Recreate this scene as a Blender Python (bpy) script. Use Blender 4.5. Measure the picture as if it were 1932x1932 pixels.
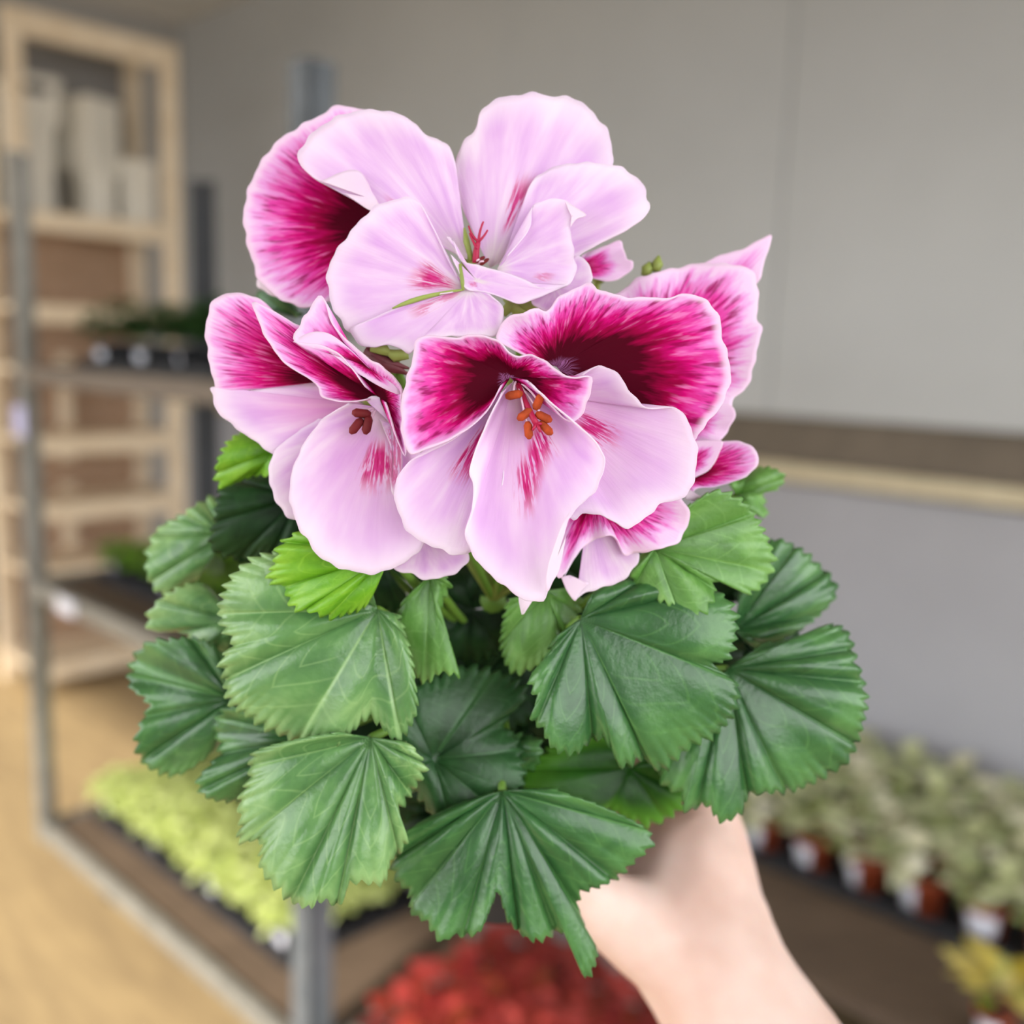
import bpy, bmesh, math, random
from mathutils import Vector, Matrix
random.seed(7)
for o in list(bpy.data.objects): bpy.data.objects.remove(o)
SC = bpy.context.scene
COL = SC.collection

# ------------------------------------------------------------------ camera
F = 1900.0; W = 1932.0
CAMH = 1.57
R3 = (Matrix.Rotation(math.radians(90 - 9.0), 3, 'X') @ Matrix.Rotation(math.radians(1.8), 3, 'Z'))
CAM = Vector((0, 0, CAMH))
cd = bpy.data.cameras.new('camera'); cam = bpy.data.objects.new('camera', cd); COL.objects.link(cam)
cam.matrix_world = Matrix.Translation(CAM) @ R3.to_4x4()
cd.sensor_width = 36; cd.lens = 36 * F / W; cd.clip_start = 0.01
cd.dof.use_dof = True; cd.dof.focus_distance = 0.258; cd.dof.aperture_fstop = 5.8
SC.camera = cam

# ------------------------------------------------------------------ light
wd = bpy.data.worlds.new('daylight'); SC.world = wd; wd.use_nodes = True
bg = wd.node_tree.nodes['Background']
bg.inputs[0].default_value = (0.97, 0.985, 1.0, 1); bg.inputs[1].default_value = 2.5
TH = math.radians(46)
D1 = Vector((math.sin(TH), -math.cos(TH), 0)); D2 = Vector((math.cos(TH), math.sin(TH), 0))
L0 = Vector((-1.33, 2.69, 0))
def AB(a, b, z=0.0): return L0 + D1 * a + D2 * b + Vector((0, 0, z))     # room frame -> world
sd = bpy.data.lights.new('sun', 'SUN'); sun = bpy.data.objects.new('sun', sd); COL.objects.link(sun)
sdir = (D2 * math.cos(math.radians(14)) - D1 * math.sin(math.radians(14))) * math.cos(math.radians(34)) + Vector((0, 0, -math.sin(math.radians(34))))
sun.rotation_euler = sdir.to_track_quat('-Z', 'Y').to_euler()
sd.energy = 4.0; sd.angle = math.radians(2.0); sd.color = (1, 0.93, 0.82)
vs = SC.view_settings
vs.view_transform = 'Standard'; vs.look = 'None'; vs.exposure = 0.86; vs.gamma = 1.0; vs.use_curve_mapping = False

# ------------------------------------------------------------------ helpers
def lin(h):
    h = h.lstrip('#'); c = [int(h[i:i + 2], 16) / 255 for i in (0, 2, 4)]
    return tuple((x / 12.92 if x <= 0.04045 else ((x + 0.055) / 1.055) ** 2.4) for x in c) + (1.0,)
def px(x, y, d):                                   # pixel + distance along the optical axis -> world
    return CAM + R3 @ Vector(((x - 966) / F * d, -(y - 966) / F * d, -d))

class NT:
    def __init__(s, name):
        s.m = bpy.data.materials.new(name); s.m.use_nodes = True; s.t = s.m.node_tree; s.n = s.t.nodes
        s.p = s.n['Principled BSDF']; s.out = s.n['Material Output']
    def put(s, sock, v):
        if isinstance(v, bpy.types.NodeSocket): s.t.links.new(v, sock)
        elif v is not None: sock.default_value = v
    def math(s, op, a, b=None, c=None, clamp=False):
        n = s.n.new('ShaderNodeMath'); n.operation = op; n.use_clamp = clamp
        s.put(n.inputs[0], a); s.put(n.inputs[1], b); s.put(n.inputs[2], c); return n.outputs[0]
    def uv(s):
        n = s.n.new('ShaderNodeUVMap'); q = s.n.new('ShaderNodeSeparateXYZ'); s.t.links.new(n.outputs[0], q.inputs[0])
        return q.outputs[0], q.outputs[1]
    def comb(s, a, b, c=0.0):
        n = s.n.new('ShaderNodeCombineXYZ'); s.put(n.inputs[0], a); s.put(n.inputs[1], b); s.put(n.inputs[2], c); return n.outputs[0]
    def obj(s):
        return s.n.new('ShaderNodeTexCoord').outputs['Object']
    def noise(s, vec, scale=1.0, detail=2.0, rough=0.5):
        n = s.n.new('ShaderNodeTexNoise'); s.put(n.inputs['Vector'], vec)
        n.inputs['Scale'].default_value = scale; n.inputs['Detail'].default_value = detail; n.inputs['Roughness'].default_value = rough
        return n.outputs[0]
    def ramp(s, f, stops, interp='LINEAR'):
        n = s.n.new('ShaderNodeValToRGB'); s.put(n.inputs[0], f); cr = n.color_ramp; cr.interpolation = interp
        while len(cr.elements) < len(stops): cr.elements.new(0.5)
        for e, (p, c) in zip(cr.elements, stops): e.position = p; e.color = lin(c) if isinstance(c, str) else c
        return n.outputs[0]
    def mix(s, f, a, b, mode='MIX'):
        n = s.n.new('ShaderNodeMix'); n.data_type = 'RGBA'; n.blend_type = mode
        s.put(n.inputs[0], f); s.put(n.inputs[6], lin(a) if isinstance(a, str) else a); s.put(n.inputs[7], lin(b) if isinstance(b, str) else b)
        return n.outputs[2]
    def sstep(s, v, lo, hi):
        n = s.n.new('ShaderNodeMapRange'); n.interpolation_type = 'SMOOTHSTEP'; s.put(n.inputs[0], v)
        n.inputs[1].default_value = lo; n.inputs[2].default_value = hi; return n.outputs[0]
    def bump(s, h, strength, dist=0.001):
        n = s.n.new('ShaderNodeBump'); n.inputs['Strength'].default_value = strength; n.inputs['Distance'].default_value = dist
        s.put(n.inputs['Height'], h); s.t.links.new(n.outputs[0], s.p.inputs['Normal']); return n.outputs[0]
    def fin(s, col, rough=0.5, metal=0.0, spec=0.5, transl=0.0):
        s.put(s.p.inputs['Base Color'], lin(col) if isinstance(col, str) else col)
        s.put(s.p.inputs['Roughness'], rough); s.p.inputs['Metallic'].default_value = metal
        s.p.inputs['Specular IOR Level'].default_value = spec
        if transl:
            tr = s.n.new('ShaderNodeBsdfTranslucent'); mx = s.n.new('ShaderNodeMixShader'); mx.inputs[0].default_value = transl
            s.put(tr.inputs[0], lin(col) if isinstance(col, str) else col)
            s.t.links.new(s.p.outputs[0], mx.inputs[1]); s.t.links.new(tr.outputs[0], mx.inputs[2]); s.t.links.new(mx.outputs[0], s.out.inputs[0])
        return s.m

def flat(name, hexc, rough=0.55, metal=0.0, var=0.12, scale=12.0, spec=0.4):
    k = NT(name); n = k.noise(k.obj(), scale, 4.0, 0.6)
    c = lin(hexc); d = tuple(max(0, x * (1 - var * 1.6)) for x in c[:3]) + (1,); e = tuple(min(1, x * (1 + var)) for x in c[:3]) + (1,)
    return k.fin(k.ramp(n, [(0.25, d), (0.75, e)]), rough, metal, spec)
def wood(name, c1, c2, stretch=(1.2, 14, 14), rough=0.6):
    k = NT(name); mp = k.n.new('ShaderNodeMapping'); mp.inputs['Scale'].default_value = stretch
    k.t.links.new(k.obj(), mp.inputs[0])
    n = k.noise(mp.outputs[0], 3.0, 5.0, 0.6); n2 = k.noise(mp.outputs[0], 0.7, 2.0)
    f = k.math('ADD', k.math('MULTIPLY', n, 0.65), k.math('MULTIPLY', n2, 0.35))
    k.bump(n, 0.15, 0.002)
    return k.fin(k.ramp(f, [(0.32, c1), (0.66, c2)]), rough, 0, 0.3)

def props(o, label=None, cat=None, group=None, kind=None):
    for n, v in (('label', label), ('category', cat), ('group', group), ('kind', kind)):
        if v: o[n] = v
    return o
def empty(name, loc=(0, 0, 0)):
    o = bpy.data.objects.new(name, None); o.empty_display_size = 0.05; o.location = loc; COL.objects.link(o); return o
def mesh(name, verts, faces, mat, parent=None, smooth=True, loc=None):
    me = bpy.data.meshes.new(name); me.from_pydata([tuple(v) for v in verts], [], faces); me.update()
    if smooth: me.polygons.foreach_set('use_smooth', [True] * len(me.polygons))
    me.materials.append(mat)
    o = bpy.data.objects.new(name, me); COL.objects.link(o)
    if loc is not None: o.location = loc
    if parent is not None: attach(o, parent)
    return o
def attach(o, parent):
    o.parent = parent; o.matrix_parent_inverse = wm(parent).inverted()
def wm(o):
    m = Matrix.LocRotScale(o.location, o.rotation_euler, o.scale)
    return (wm(o.parent) @ o.matrix_parent_inverse @ m) if o.parent else m
def share(name, src, parent):                      # second object on the same mesh
    o = bpy.data.objects.new(name, src.data); COL.objects.link(o); o.parent = parent; return o

class MB:
    """collects boxes and tubes in world or local space"""
    def __init__(s): s.v = []; s.f = []
    def add(s, vs, fs):
        b = len(s.v); s.v += [Vector(v) for v in vs]; s.f += [tuple(i + b for i in q) for q in fs]; return s
    def box(s, o, ex, ey, ez):                     # origin corner + three edge vectors
        vs = [o, o + ex, o + ex + ey, o + ey]; vs += [v + ez for v in vs]
        return s.add(vs, [(0, 3, 2, 1), (4, 5, 6, 7), (0, 1, 5, 4), (1, 2, 6, 5), (2, 3, 7, 6), (3, 0, 4, 7)])
    def abox(s, a0, a1, b0, b1, z0, z1):           # box in room frame
        return s.box(AB(a0, b0, z0), D1 * (a1 - a0), D2 * (b1 - b0), Vector((0, 0, z1 - z0)))
    def tube(s, pts, rads, n=8, cap=True):
        pts = [Vector(p) for p in pts]; rings = []
        t0 = (pts[1] - pts[0]).normalized(); up = t0.orthogonal().normalized()
        for i, p in enumerate(pts):
            t = (pts[min(i + 1, len(pts) - 1)] - pts[max(i - 1, 0)]).normalized()
            up = (up - t * up.dot(t)).normalized(); sd_ = t.cross(up)
            rings.append([p + (up * math.cos(2 * math.pi * k / n) + sd_ * math.sin(2 * math.pi * k / n)) * rads[i] for k in range(n)])
        vs = [v for r in rings for v in r]; fs = []
        for i in range(len(pts) - 1):
            for k in range(n): fs.append((i * n + k, i * n + (k + 1) % n, (i + 1) * n + (k + 1) % n, (i + 1) * n + k))
        if cap: fs += [tuple(range(n - 1, -1, -1)), tuple((len(pts) - 1) * n + k for k in range(n))]
        return s.add(vs, fs)
    def lathe(s, prof, n=24, c=Vector((0, 0, 0)), axis=Vector((0, 0, 1))):
        q = Vector((0, 0, 1)).rotation_difference(axis); vs = []; fs = []
        for r, z in prof:
            for k in range(n): vs.append(c + q @ Vector((r * math.cos(2 * math.pi * k / n), r * math.sin(2 * math.pi * k / n), z)))
        for i in range(len(prof) - 1):
            for k in range(n): fs.append((i * n + k, i * n + (k + 1) % n, (i + 1) * n + (k + 1) % n, (i + 1) * n + k))
        return s.add(vs, fs)
    def obj(s, name, mat, parent=None, smooth=False, loc=None): return mesh(name, s.v, s.f, mat, parent, smooth, loc)
def bevel(o, w=0.003, seg=2):
    m = o.modifiers.new('bevel', 'BEVEL'); m.width = w; m.segments = seg; m.limit_method = 'ANGLE'; return o

# ------------------------------------------------------------------ room shell
M_wall = flat('painted_wall', '#a9a6a2', 0.7, 0, 0.03, 3)
M_panel = flat('wall_panel_enamel', '#b1b3b4', 0.36, 0, 0.03, 2)
M_band = flat('brown_recess', '#6d6357', 0.7, 0, 0.12, 9)
M_strip = wood('cream_rail', '#b7ab8f', '#cfc3a6', (2, 20, 20))
M_low = flat('lower_wall_paint', '#a2a2a8', 0.6, 0, 0.05, 2)
M_ceil = flat('ceiling_paint', '#d2d0cb', 0.8, 0, 0.02, 2)
M_floor = wood('floor_laminate', '#8a7659', '#ad966f', (1.4, 9, 9), 0.5)
M_mat = flat('grey_mat', '#a3a4a8', 0.7, 0, 0.06, 20)
A0, A1, B0, B1, HC = -3.05, 5.2, -3.2, 2.16, 3.42
fl = MB().box(Vector((A0 - .1, B0 - .1, -0.06)), Vector((A1 - A0 + .2, 0, 0)), Vector((0, B1 - B0 + .2, 0)), Vector((0, 0, .06))).obj('floor', M_floor)
fl.matrix_world = Matrix.Translation(L0) @ Matrix((( D1.x, D2.x, 0), (D1.y, D2.y, 0), (0, 0, 1))).to_4x4()
props(fl, kind='structure', label='pale wooden laminate floor lit by the sun')
props(MB().abox(A0 - .1, A1 + .1, B0 - .1, B1 + .1, HC, HC + .08).obj('ceiling', M_ceil), kind='structure', label='plain grey ceiling')
props(MB().abox(A0 - .1, A0, B0 - .1, B1 + .1, 0, HC).obj('wall_back', M_wall), kind='structure', label='plain grey wall behind the pine shelf')
wr = props(MB().abox(A0, A1, B1, B1 + .1, 0, HC).obj('wall_right', M_band), kind='structure', label='grey panelled wall with a brown recess and cream rail')
for a0, a1 in ((-3.05, -1.62), (-1.62, -0.30), (-0.30, 1.02), (1.02, 2.34), (2.34, 3.66), (3.66, 5.2)):
    bevel(MB().abox(a0 + .002, a1 - .002, B1 - .045, B1 - .001, 1.385, HC - .002).obj('wall_panel', M_panel, wr), .004)
    MB().abox(a0 + .001, a1 - .001, B1 - .02, B1 - .001, 0.002, 1.15).obj('lower_panel', M_low, wr)
bevel(MB().abox(A0 + .01, A1, B1 - .06, B1 - .001, 1.165, 1.225).obj('cream_rail', M_strip, wr), .006)
# unseen window side left of the camera: lintel added to hold back the sun
props(MB().abox(A0, A1, B0 - .1, B0, 2.82, HC).obj('wall_left', M_wall), kind='structure', label='lintel above the shop window')
props(MB().abox(3.0, A1, B0 - .1, B0, 0, 2.82).obj('wall_left_solid', M_wall), kind='structure', label='solid end of the window wall left of the camera')  # out of view, added to cut the window light beside the camera

props(MB().abox(A1, A1 + .1, B0 - .1, B1 + .1, 3.1, HC).obj('wall_front', M_wall), kind='structure', label='wall above the shop front behind the camera')  # out of view, added to reduce flat light from behind the camera
props(MB().abox(A1, A1 + .1, B0 - .1, B1 + .1, 0, 0.5).obj('wall_front_lower', M_wall), kind='structure', label='sill wall of the shop front behind the camera')  # unseen lower blocker, narrows the light coming from behind the camera
M_pave = flat('pavement', '#77746f', .8, 0, .1, 2)
props(MB().abox(A0 - 25, A1 + 25, B0 - 40, B1 + 25, -.3, -.08).obj('ground', M_pave), kind='structure', label='pavement outside the shop')  # unseen outdoor plane, added to stop bright sky light from below

# ------------------------------------------------------------------ trolley
M_steel = NT('galvanised_steel'); k = M_steel
M_steel = k.fin(k.ramp(k.noise(k.obj(), 30, 4), [(0.3, '#77756f'), (0.7, '#949189')]), 0.45, 0.35, 0.5)
M_steel_dark = flat('dark_steel', '#4c4d50', 0.45, 0.3, 0.1, 20)
M_steel_blue = flat('blue_grey_steel', '#666c72', .45, .3, .12, 25)
M_board = wood('brown_plywood', '#54463a', '#6b5a4b', (3, 9, 9), 0.7)
M_rubber = flat('black_rubber', '#1d1d1f', 0.7)
M_white = flat('white_plastic', '#dcdce6', 0.5, 0, 0.03)
M_lav = flat('lavender_tag_plastic', '#b9b6d8', 0.5, 0, 0.04)
Z = Vector((0, 0, 1))
def channel(a, b, sa, sb, z0, z1, w=0.055, t=0.012):   # U-profile upright, open towards the trolley's inside
    m = MB(); a1 = a + sa * w; b1 = b + sb * w
    m.abox(min(a, a1), max(a, a1), min(b, b + sb * t), max(b, b + sb * t), z0, z1)
    m.abox(min(a, a + sa * t), max(a, a + sa * t), min(b, b1), max(b, b1), z0, z1)
    for i in range(int((z1 - z0) / .1)):                    # punched slots shown as raised hook tabs
        z = z0 + .06 + i * .1
        m.abox(min(a + sa * .025, a + sa * .037), max(a + sa * .025, a + sa * .037), min(b - sb * .003, b), max(b - sb * .003, b), z, z + .03)
    return m
def shelf(parent, a0, a1, b0, b1, z, t=0.035, rm=None):
    bd = MB().abox(a0 + .03, a1 - .03, b0 + .03, b1 - .03, z - t + .006, z).obj('shelf_board', M_board, parent)
    for q in ((a0, a1, b0, b0 + .03), (a0, a1, b1 - .03, b1), (a0, a0 + .03, b0 + .03, b1 - .03), (a1 - .03, a1, b0 + .03, b1 - .03)):
        bevel(MB().abox(*q, z - t, z + .012).obj('shelf_rail', rm or M_steel, bd), .005)
    return bd
def caster(parent, a, b):
    c = MB().abox(a - .03, a + .03, b - .025, b + .025, .10, .16).obj('caster_fork', M_steel, parent)
    MB().lathe([(0.004, -.014), (.05, -.014), (.052, 0), (.05, .014), (.004, .014)], 20, AB(a, b, .052), D2).obj('wheel', M_rubber, c, True)
M_rail_brown = flat('brown_painted_rail', '#6b6055', .6, .1, .1, 20)  # rails of the top shelf, darker and browner than the others
TL, TW = 1.35, 0.565
tr = props(empty('plant_trolley', AB(TL / 2, TW / 2, 0)), 'tall galvanised plant trolley with three shelves at the left', 'trolley')
for a, b, sa, sb, mt in ((0, 0, 1, 1, M_steel), (TL, 0, -1, 1, M_steel_blue), (0, TW, 1, -1, M_steel_dark), (TL, TW, -1, -1, M_steel)):
    channel(a, b, sa, sb, 0.16, 2.04).obj('post', mt, tr)
for z in (0.20, 0.908, 1.485): shelf(tr, 0.004, TL - .004, 0.004, TW - .004, z, .035, M_rail_brown if z > 1 else None)
for a in (.2, TL - .2):
    for b in (.13, TW - .13): caster(tr, a, b)
tg = bevel(MB().abox(-.012, .062, -.006, -.001, 1.31, 1.39).obj('price_tag', M_lav, tr), .002); tg['label'] = 'lavender plastic tag clipped to the post'
tg = bevel(MB().abox(.23, .33, -.006, .0, .875, .915).obj('shelf_tag', M_white, tr), .002); tg['label'] = 'white label on the middle rail'

# low dolly in front of the trolley (red plants) and low bench along the wall
dl = props(empty('plant_dolly', AB(2.0, .28, 0)), 'low steel plant dolly carrying the red plants', 'dolly')
shelf(dl, 1.40, 2.74, .004, .56, 0.20)
for a in (1.6, 2.5):
    for b in (.12, .44): caster(dl, a, b)
bn = props(empty('plant_bench', AB(2.0, 1.5, 0)), 'low brown plywood bench against the panelled wall', 'bench')
bevel(MB().abox(0.9, 3.4, .967, 2.11, .165, .20).obj('bench_top', M_board, bn), .004)
for a in (1.0, 2.1, 3.25):
    for b in (1.02, 2.0): MB().abox(a, a + .06, b, b + .06, 0.0, .165).obj('leg', M_steel, bn)
props(MB().abox(0.6, 3.4, .575, .962, 0.0, .012).obj('floor_mat', M_mat), 'grey rubber mat between the dolly and the bench', 'mat')

# ------------------------------------------------------------------ pine shelf on the left
M_pine = wood('pine', '#d2bd9e', '#e9d9c0', (2, 18, 18))
M_pined = wood('brown_wood_panel', '#94785e', '#b0927a', (2, 10, 10))
M_grey = flat('grey_back_board', '#7d7a78', 0.7, 0, 0.05, 4)
pf = props(empty('pine_shelf', AB(-1.8, .95, 0)), 'tall pine shelving unit with wide planks near the corner', 'shelf')
pa0, pa1, pb0, pb1, ph = -2.0, -1.6, .59, 1.33, 2.87
for b in (pb0, pb1 - .07):
    for a in (pa0, pa1 - .045): bevel(MB().abox(a, a + .045, b, b + .07, 0, ph).obj('upright', M_pine, pf), .003)
for z in (.12, .55, .83, 1.12, 1.42, 1.68, 2.06, ):
    bevel(MB().abox(pa0, pa1 + .004, pb0 + .004, pb1 - .004, z, z + .03).obj('plank', M_pine, pf), .003)
    bevel(MB().abox(pa1 - .02, pa1 + .01, pb0 + .07, pb1 - .07, z - .05, z + .03).obj('plank_edge', M_pine, pf), .003)
bevel(MB().abox(pa1 - .045, pa1 + .003, pb0 + .07, pb1 - .07, ph - .10, ph).obj('top_rail', M_pine, pf), .003)
MB().abox(pa0 - .012, pa0, pb0, pb1, 2.09, ph).obj('back_panel', M_grey, pf)
MB().abox(pa0 - .012, pa0, pb0, pb1, .05, 2.06).obj('back_panel', M_pined, pf)
for z in (.40, 1.0): MB().abox(pa0 + .02, pa0 + .05, pb0 + .30, pb0 + .36, z, z + .5).obj('back_batten', M_pine, pf)
M_carton = flat('off_white_card', '#dcd7cb', 0.7, 0, 0.06, 10)
def carton(b0, b1, z0, h, label, tilt=0, a=-1.92, dp=.24, opening=False):
    o = empty('carton', AB(a + dp / 2, (b0 + b1) / 2, z0)); props(o, label, 'box')
    m = MB().abox(a, a + dp, b0, b1, z0, z0 + h).obj('box_body', M_carton, o); bevel(m, .006)
    MB().abox(a - .004, a + dp + .004, b0 - .004, b1 + .004, z0 + h - .03, z0 + h + .006).obj('lid', M_carton, o)
    if opening: MB().abox(a + dp, a + dp + .004, b0 + .02, b1 - .05, z0 + h * .62, z0 + h * .84).obj('dark_window', M_steel_dark, o)
    if tilt: o.rotation_euler = (0, 0, tilt)
    return o
ZS = 2.09
carton(.67, .80, ZS, .36, 'tall off-white carton at the left end of the top pine plank')
carton(.665, .835, ZS + .366, .18, 'open pale carton lying on the tall carton on the pine shelf', opening=True)
carton(.93, 1.06, ZS, .20, 'squat pale carton in the middle of the top pine plank')
carton(.90, 1.07, ZS + .206, .30, 'large tilted pale carton on the squat one', .35)
carton(1.10, 1.245, ZS, .27, 'short pale carton beside the right upright of the pine shelf')

# ------------------------------------------------------------------ trays and small plants
M_tray = flat('black_tray_plastic', '#26272b', 0.4, 0, 0.1, 20)
M_soil = flat('potting_soil', '#2c211a', 0.9, 0, 0.3, 80)
M_terra = flat('terracotta_plastic', '#9c4526', 0.5, 0, 0.1, 20)
def foliage_mat(name, cols, spots=None):
    k = NT(name); u, v = k.uv()
    c = k.ramp(u, [(i / (len(cols) - 1), h) for i, h in enumerate(cols)])
    if spots:                                      # pale net of veins on each leaf
        n = k.noise(k.obj(), 60, 3.0); c = k.mix(k.sstep(n, .42, .60), c, spots)
    return k.fin(c, 0.45, 0, 0.4, 0.25)
def tray(a0, a1, b0, b1, z, label):
    t = props(empty('plant_tray', AB((a0 + a1) / 2, (b0 + b1) / 2, z)), label, 'tray')
    h, w = .035, .012
    MB().abox(a0, a1, b0, b1, z, z + .006).obj('tray_bottom', M_tray, t)
    for q in ((a0, a1, b0, b0 + w), (a0, a1, b1 - w, b1), (a0, a0 + w, b0 + w, b1 - w), (a1 - w, a1, b0 + w, b1 - w)):
        bevel(MB().abox(*q, z, z + h).obj('tray_side', M_tray, t), .003)
    return t
def leafcluster(n, rad, height, z0, ll, lw, seed, droop=.2):
    rnd = random.Random(seed); vs = []; fs = []; uvs = []
    for i in range(n):
        az = rnd.uniform(0, 6.283); r = math.sqrt(rnd.random()) * rad
        zz = z0 + height * (1 - (r / rad) ** 2 * .65) * rnd.uniform(.45, 1.0)
        b = Vector((r * math.cos(az), r * math.sin(az), zz)); az2 = az + rnd.uniform(-1.1, 1.1)
        el = rnd.uniform(-.15, .75); s = rnd.uniform(.7, 1.2)
        d = Vector((math.cos(az2) * math.cos(el), math.sin(az2) * math.cos(el), math.sin(el)))
        sd_ = d.cross(Z).normalized(); up = sd_.cross(d).normalized()
        L_, w_ = ll * s, lw * s; k = len(vs)
        vs += [b, b + d * L_ * .3 + sd_ * w_ * .42 + up * w_ * .12, b + d * L_ * .3 - sd_ * w_ * .42 + up * w_ * .12, b + d * L_ * .35,
               b + d * L_ * .7 + sd_ * w_ * .38 - up * L_ * droop * .3, b + d * L_ * .7 - sd_ * w_ * .38 - up * L_ * droop * .3, b + d * L_ * .7 - up * L_ * droop * .45, b + d * L_ - up * L_ * droop]
        for f in ((0, 3, 1), (0, 2, 3), (1, 3, 6, 4), (3, 2, 5, 6), (4, 6, 7), (6, 5, 7)): fs.append(tuple(k + j for j in f)); uvs.append(rnd.random() if False else None)
        uvs[-6:] = [rnd.random()] * 6
    return vs, fs, uvs
def make_plant(name, pot_r, pot_h, pot_mat, fol, fmat, tag=True, tagw=1.0):
    o = empty(name)
    p = MB().lathe([(.002, 0), (pot_r * .74, 0), (pot_r * .94, pot_h * .82), (pot_r, pot_h * .82), (pot_r, pot_h), (pot_r * .93, pot_h), (pot_r * .9, pot_h * .9)], 20).obj('pot', pot_mat, None, True); p.parent = o
    s = MB().lathe([(.001, pot_h * .9), (pot_r * .915, pot_h * .89)], 16).obj('soil', M_soil, None, True); s.parent = o
    vs, fs, uv = fol
    f = mesh('foliage', vs, fs, fmat); f.parent = o
    ul = f.data.uv_layers.new(name='UVMap')
    for pl in f.data.polygons:
        for li in pl.loop_indices: ul.data[li].uv = (uv[pl.index], .5)
    if tag:
        n = 6; m = MB(); vs = []; r1 = pot_r * 1.03
        for i in range(n + 1):
            an = math.pi * (-.5) + (i / n - .5) * 1.25 * tagw
            for zz, rr in ((pot_h * .12, r1 * .80), (pot_h * .78, r1 * .965)): vs.append(Vector((rr * math.cos(an), rr * math.sin(an), zz)))
        m.add(vs, [(2 * i, 2 * i + 2, 2 * i + 3, 2 * i + 1) for i in range(n)])
        t = m.obj('label', M_white, None, True); t.parent = o; t.modifiers.new('solid', 'SOLIDIFY').thickness = .0012
    return o
def clone(o):
    c = o.copy(); COL.objects.link(c)
    for ch in o.children:
        d = ch.copy(); COL.objects.link(d); d.parent = c
    return c
ROT = math.atan2(D1.y, D1.x)
def place(protos, spots, z, lab, cat, grp, scale=1.0):
    used = [False] * len(protos)
    for i, (a, b) in enumerate(spots):
        j = i % len(protos)
        o = protos[j] if not used[j] else clone(protos[j]); used[j] = True
        o.location = AB(a, b, z); o.rotation_euler = (0, 0, ROT + random.uniform(-.5, .5)); s = scale * random.uniform(.92, 1.06); o.scale = (s, s, s)
        props(o, lab(i, a, b) if callable(lab) else lab, cat, grp)
ORD = ['first', 'second', 'third', 'fourth', 'fifth', 'sixth', 'seventh', 'eighth', 'ninth', 'tenth', 'eleventh', 'twelfth']
ROW = ['front', 'second', 'third', 'fourth', 'fifth', 'sixth']
def rc(na, what, start, where): return lambda i, a, b: '%s %s from the %s, %s row, %s' % (ORD[i % na], what, start, ROW[i // na], where)
grid = lambda a0, a1, na, b0, b1, nb: [(a0 + (a1 - a0) * i / max(1, na - 1), b0 + (b1 - b0) * j / max(1, nb - 1)) for j in range(nb) for i in range(na)]

# yellow-green plants, bottom shelf of the trolley
MF_yel = foliage_mat('lime_foliage', ['#9cab50', '#c0ce78', '#dbe3a4', '#aebf66'])
tray(.06, 1.07, .135, .53, .20, 'black tray of lime yellow plants on the bottom trolley shelf')
pr = [make_plant('lime_foliage_plant', .045, .075, M_tray, leafcluster(120, .068, .07, .07, .036, .026, 10 + i), MF_yel, i == 0, .7) for i in range(3)]
place(pr, grid(.12, 1.01, 10, .19, .47, 4), .206, rc(10, 'lime yellow plant', 'left post', 'bottom trolley shelf'), 'plant', 'lime plants on the bottom trolley shelf')
# red plants on the dolly
MF_red = foliage_mat('red_foliage', ['#641618', '#a03630', '#bc4e48', '#741e20', '#a04c2c'])
tray(1.42, 2.5, .09, .515, .20, 'black tray of red plants on the low dolly')
pr = [make_plant('red_foliage_plant', .045, .075, M_tray, leafcluster(80, .075, .06, .065, .045, .034, 20 + i), MF_red, i == 0, .7) for i in range(3)]
place(pr, grid(1.475, 1.98, 6, .15, .455, 4), .206, rc(6, 'red plant', 'trolley end', 'low dolly tray'), 'plant', 'red plants on the dolly')
# pale net-veined plants along the wall
MF_fit = foliage_mat('net_veined_foliage', ['#78884e', '#c2cc8e', '#f4f3d2', '#94a468', '#e8e2c0', '#faf8e0'])
tray(1.1, 2.75, 1.345, 2.09, .20, 'black tray of white veined plants on the wall bench')
pr = [make_plant('net_leaf_plant', .057, .10, M_terra, leafcluster(26, .070, .075, .10, .075, .066, 30 + i), MF_fit, True, (.75, 1.25, .6)[i]) for i in range(3)]
fs_ = grid(1.50, 2.40, 7, 1.435, 1.955, 4)
place(pr, fs_, .206, rc(7, 'white veined plant', 'hand', 'terracotta pots on the wall bench'), 'plant', 'net leaf plants on the bench')
# dark green plants at eye level, bright green ones on the middle shelf
MF_grn = foliage_mat('dark_green_foliage', ['#1d3a18', '#2d5524', '#3c6a2e'])
tray(.12, .80, -.0 + .12, .50, 1.485, 'black tray of dark green plants on the top trolley shelf')
pr = [make_plant('dark_green_plant', .045, .07, M_tray, leafcluster(120, .07, .12, .06, .040, .020, 40 + i), MF_grn, i == 0, .5) for i in range(2)]
place(pr, grid(.18, .74, 6, .18, .44, 3), 1.491, rc(6, 'dark green plant', 'left end', 'top trolley shelf'), 'plant', 'dark green plants on the top trolley shelf')
MF_mid = foliage_mat('bright_green_foliage', ['#4c7a14', '#79ab2a', '#a9cc62'])
tray(.10, .80, .16, .50, .908, 'black tray of bright green plants on the middle trolley shelf')
pr = [make_plant('bright_green_plant', .045, .06, M_tray, leafcluster(50, .06, .05, .055, .05, .04, 50 + i), MF_mid, i == 0, .6) for i in range(2)]
place(pr, grid(.16, .74, 5, .22, .44, 2), .914, rc(5, 'bright green plant', 'left end', 'middle trolley shelf'), 'plant', 'bright green plants on the middle trolley shelf', .95)
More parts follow.
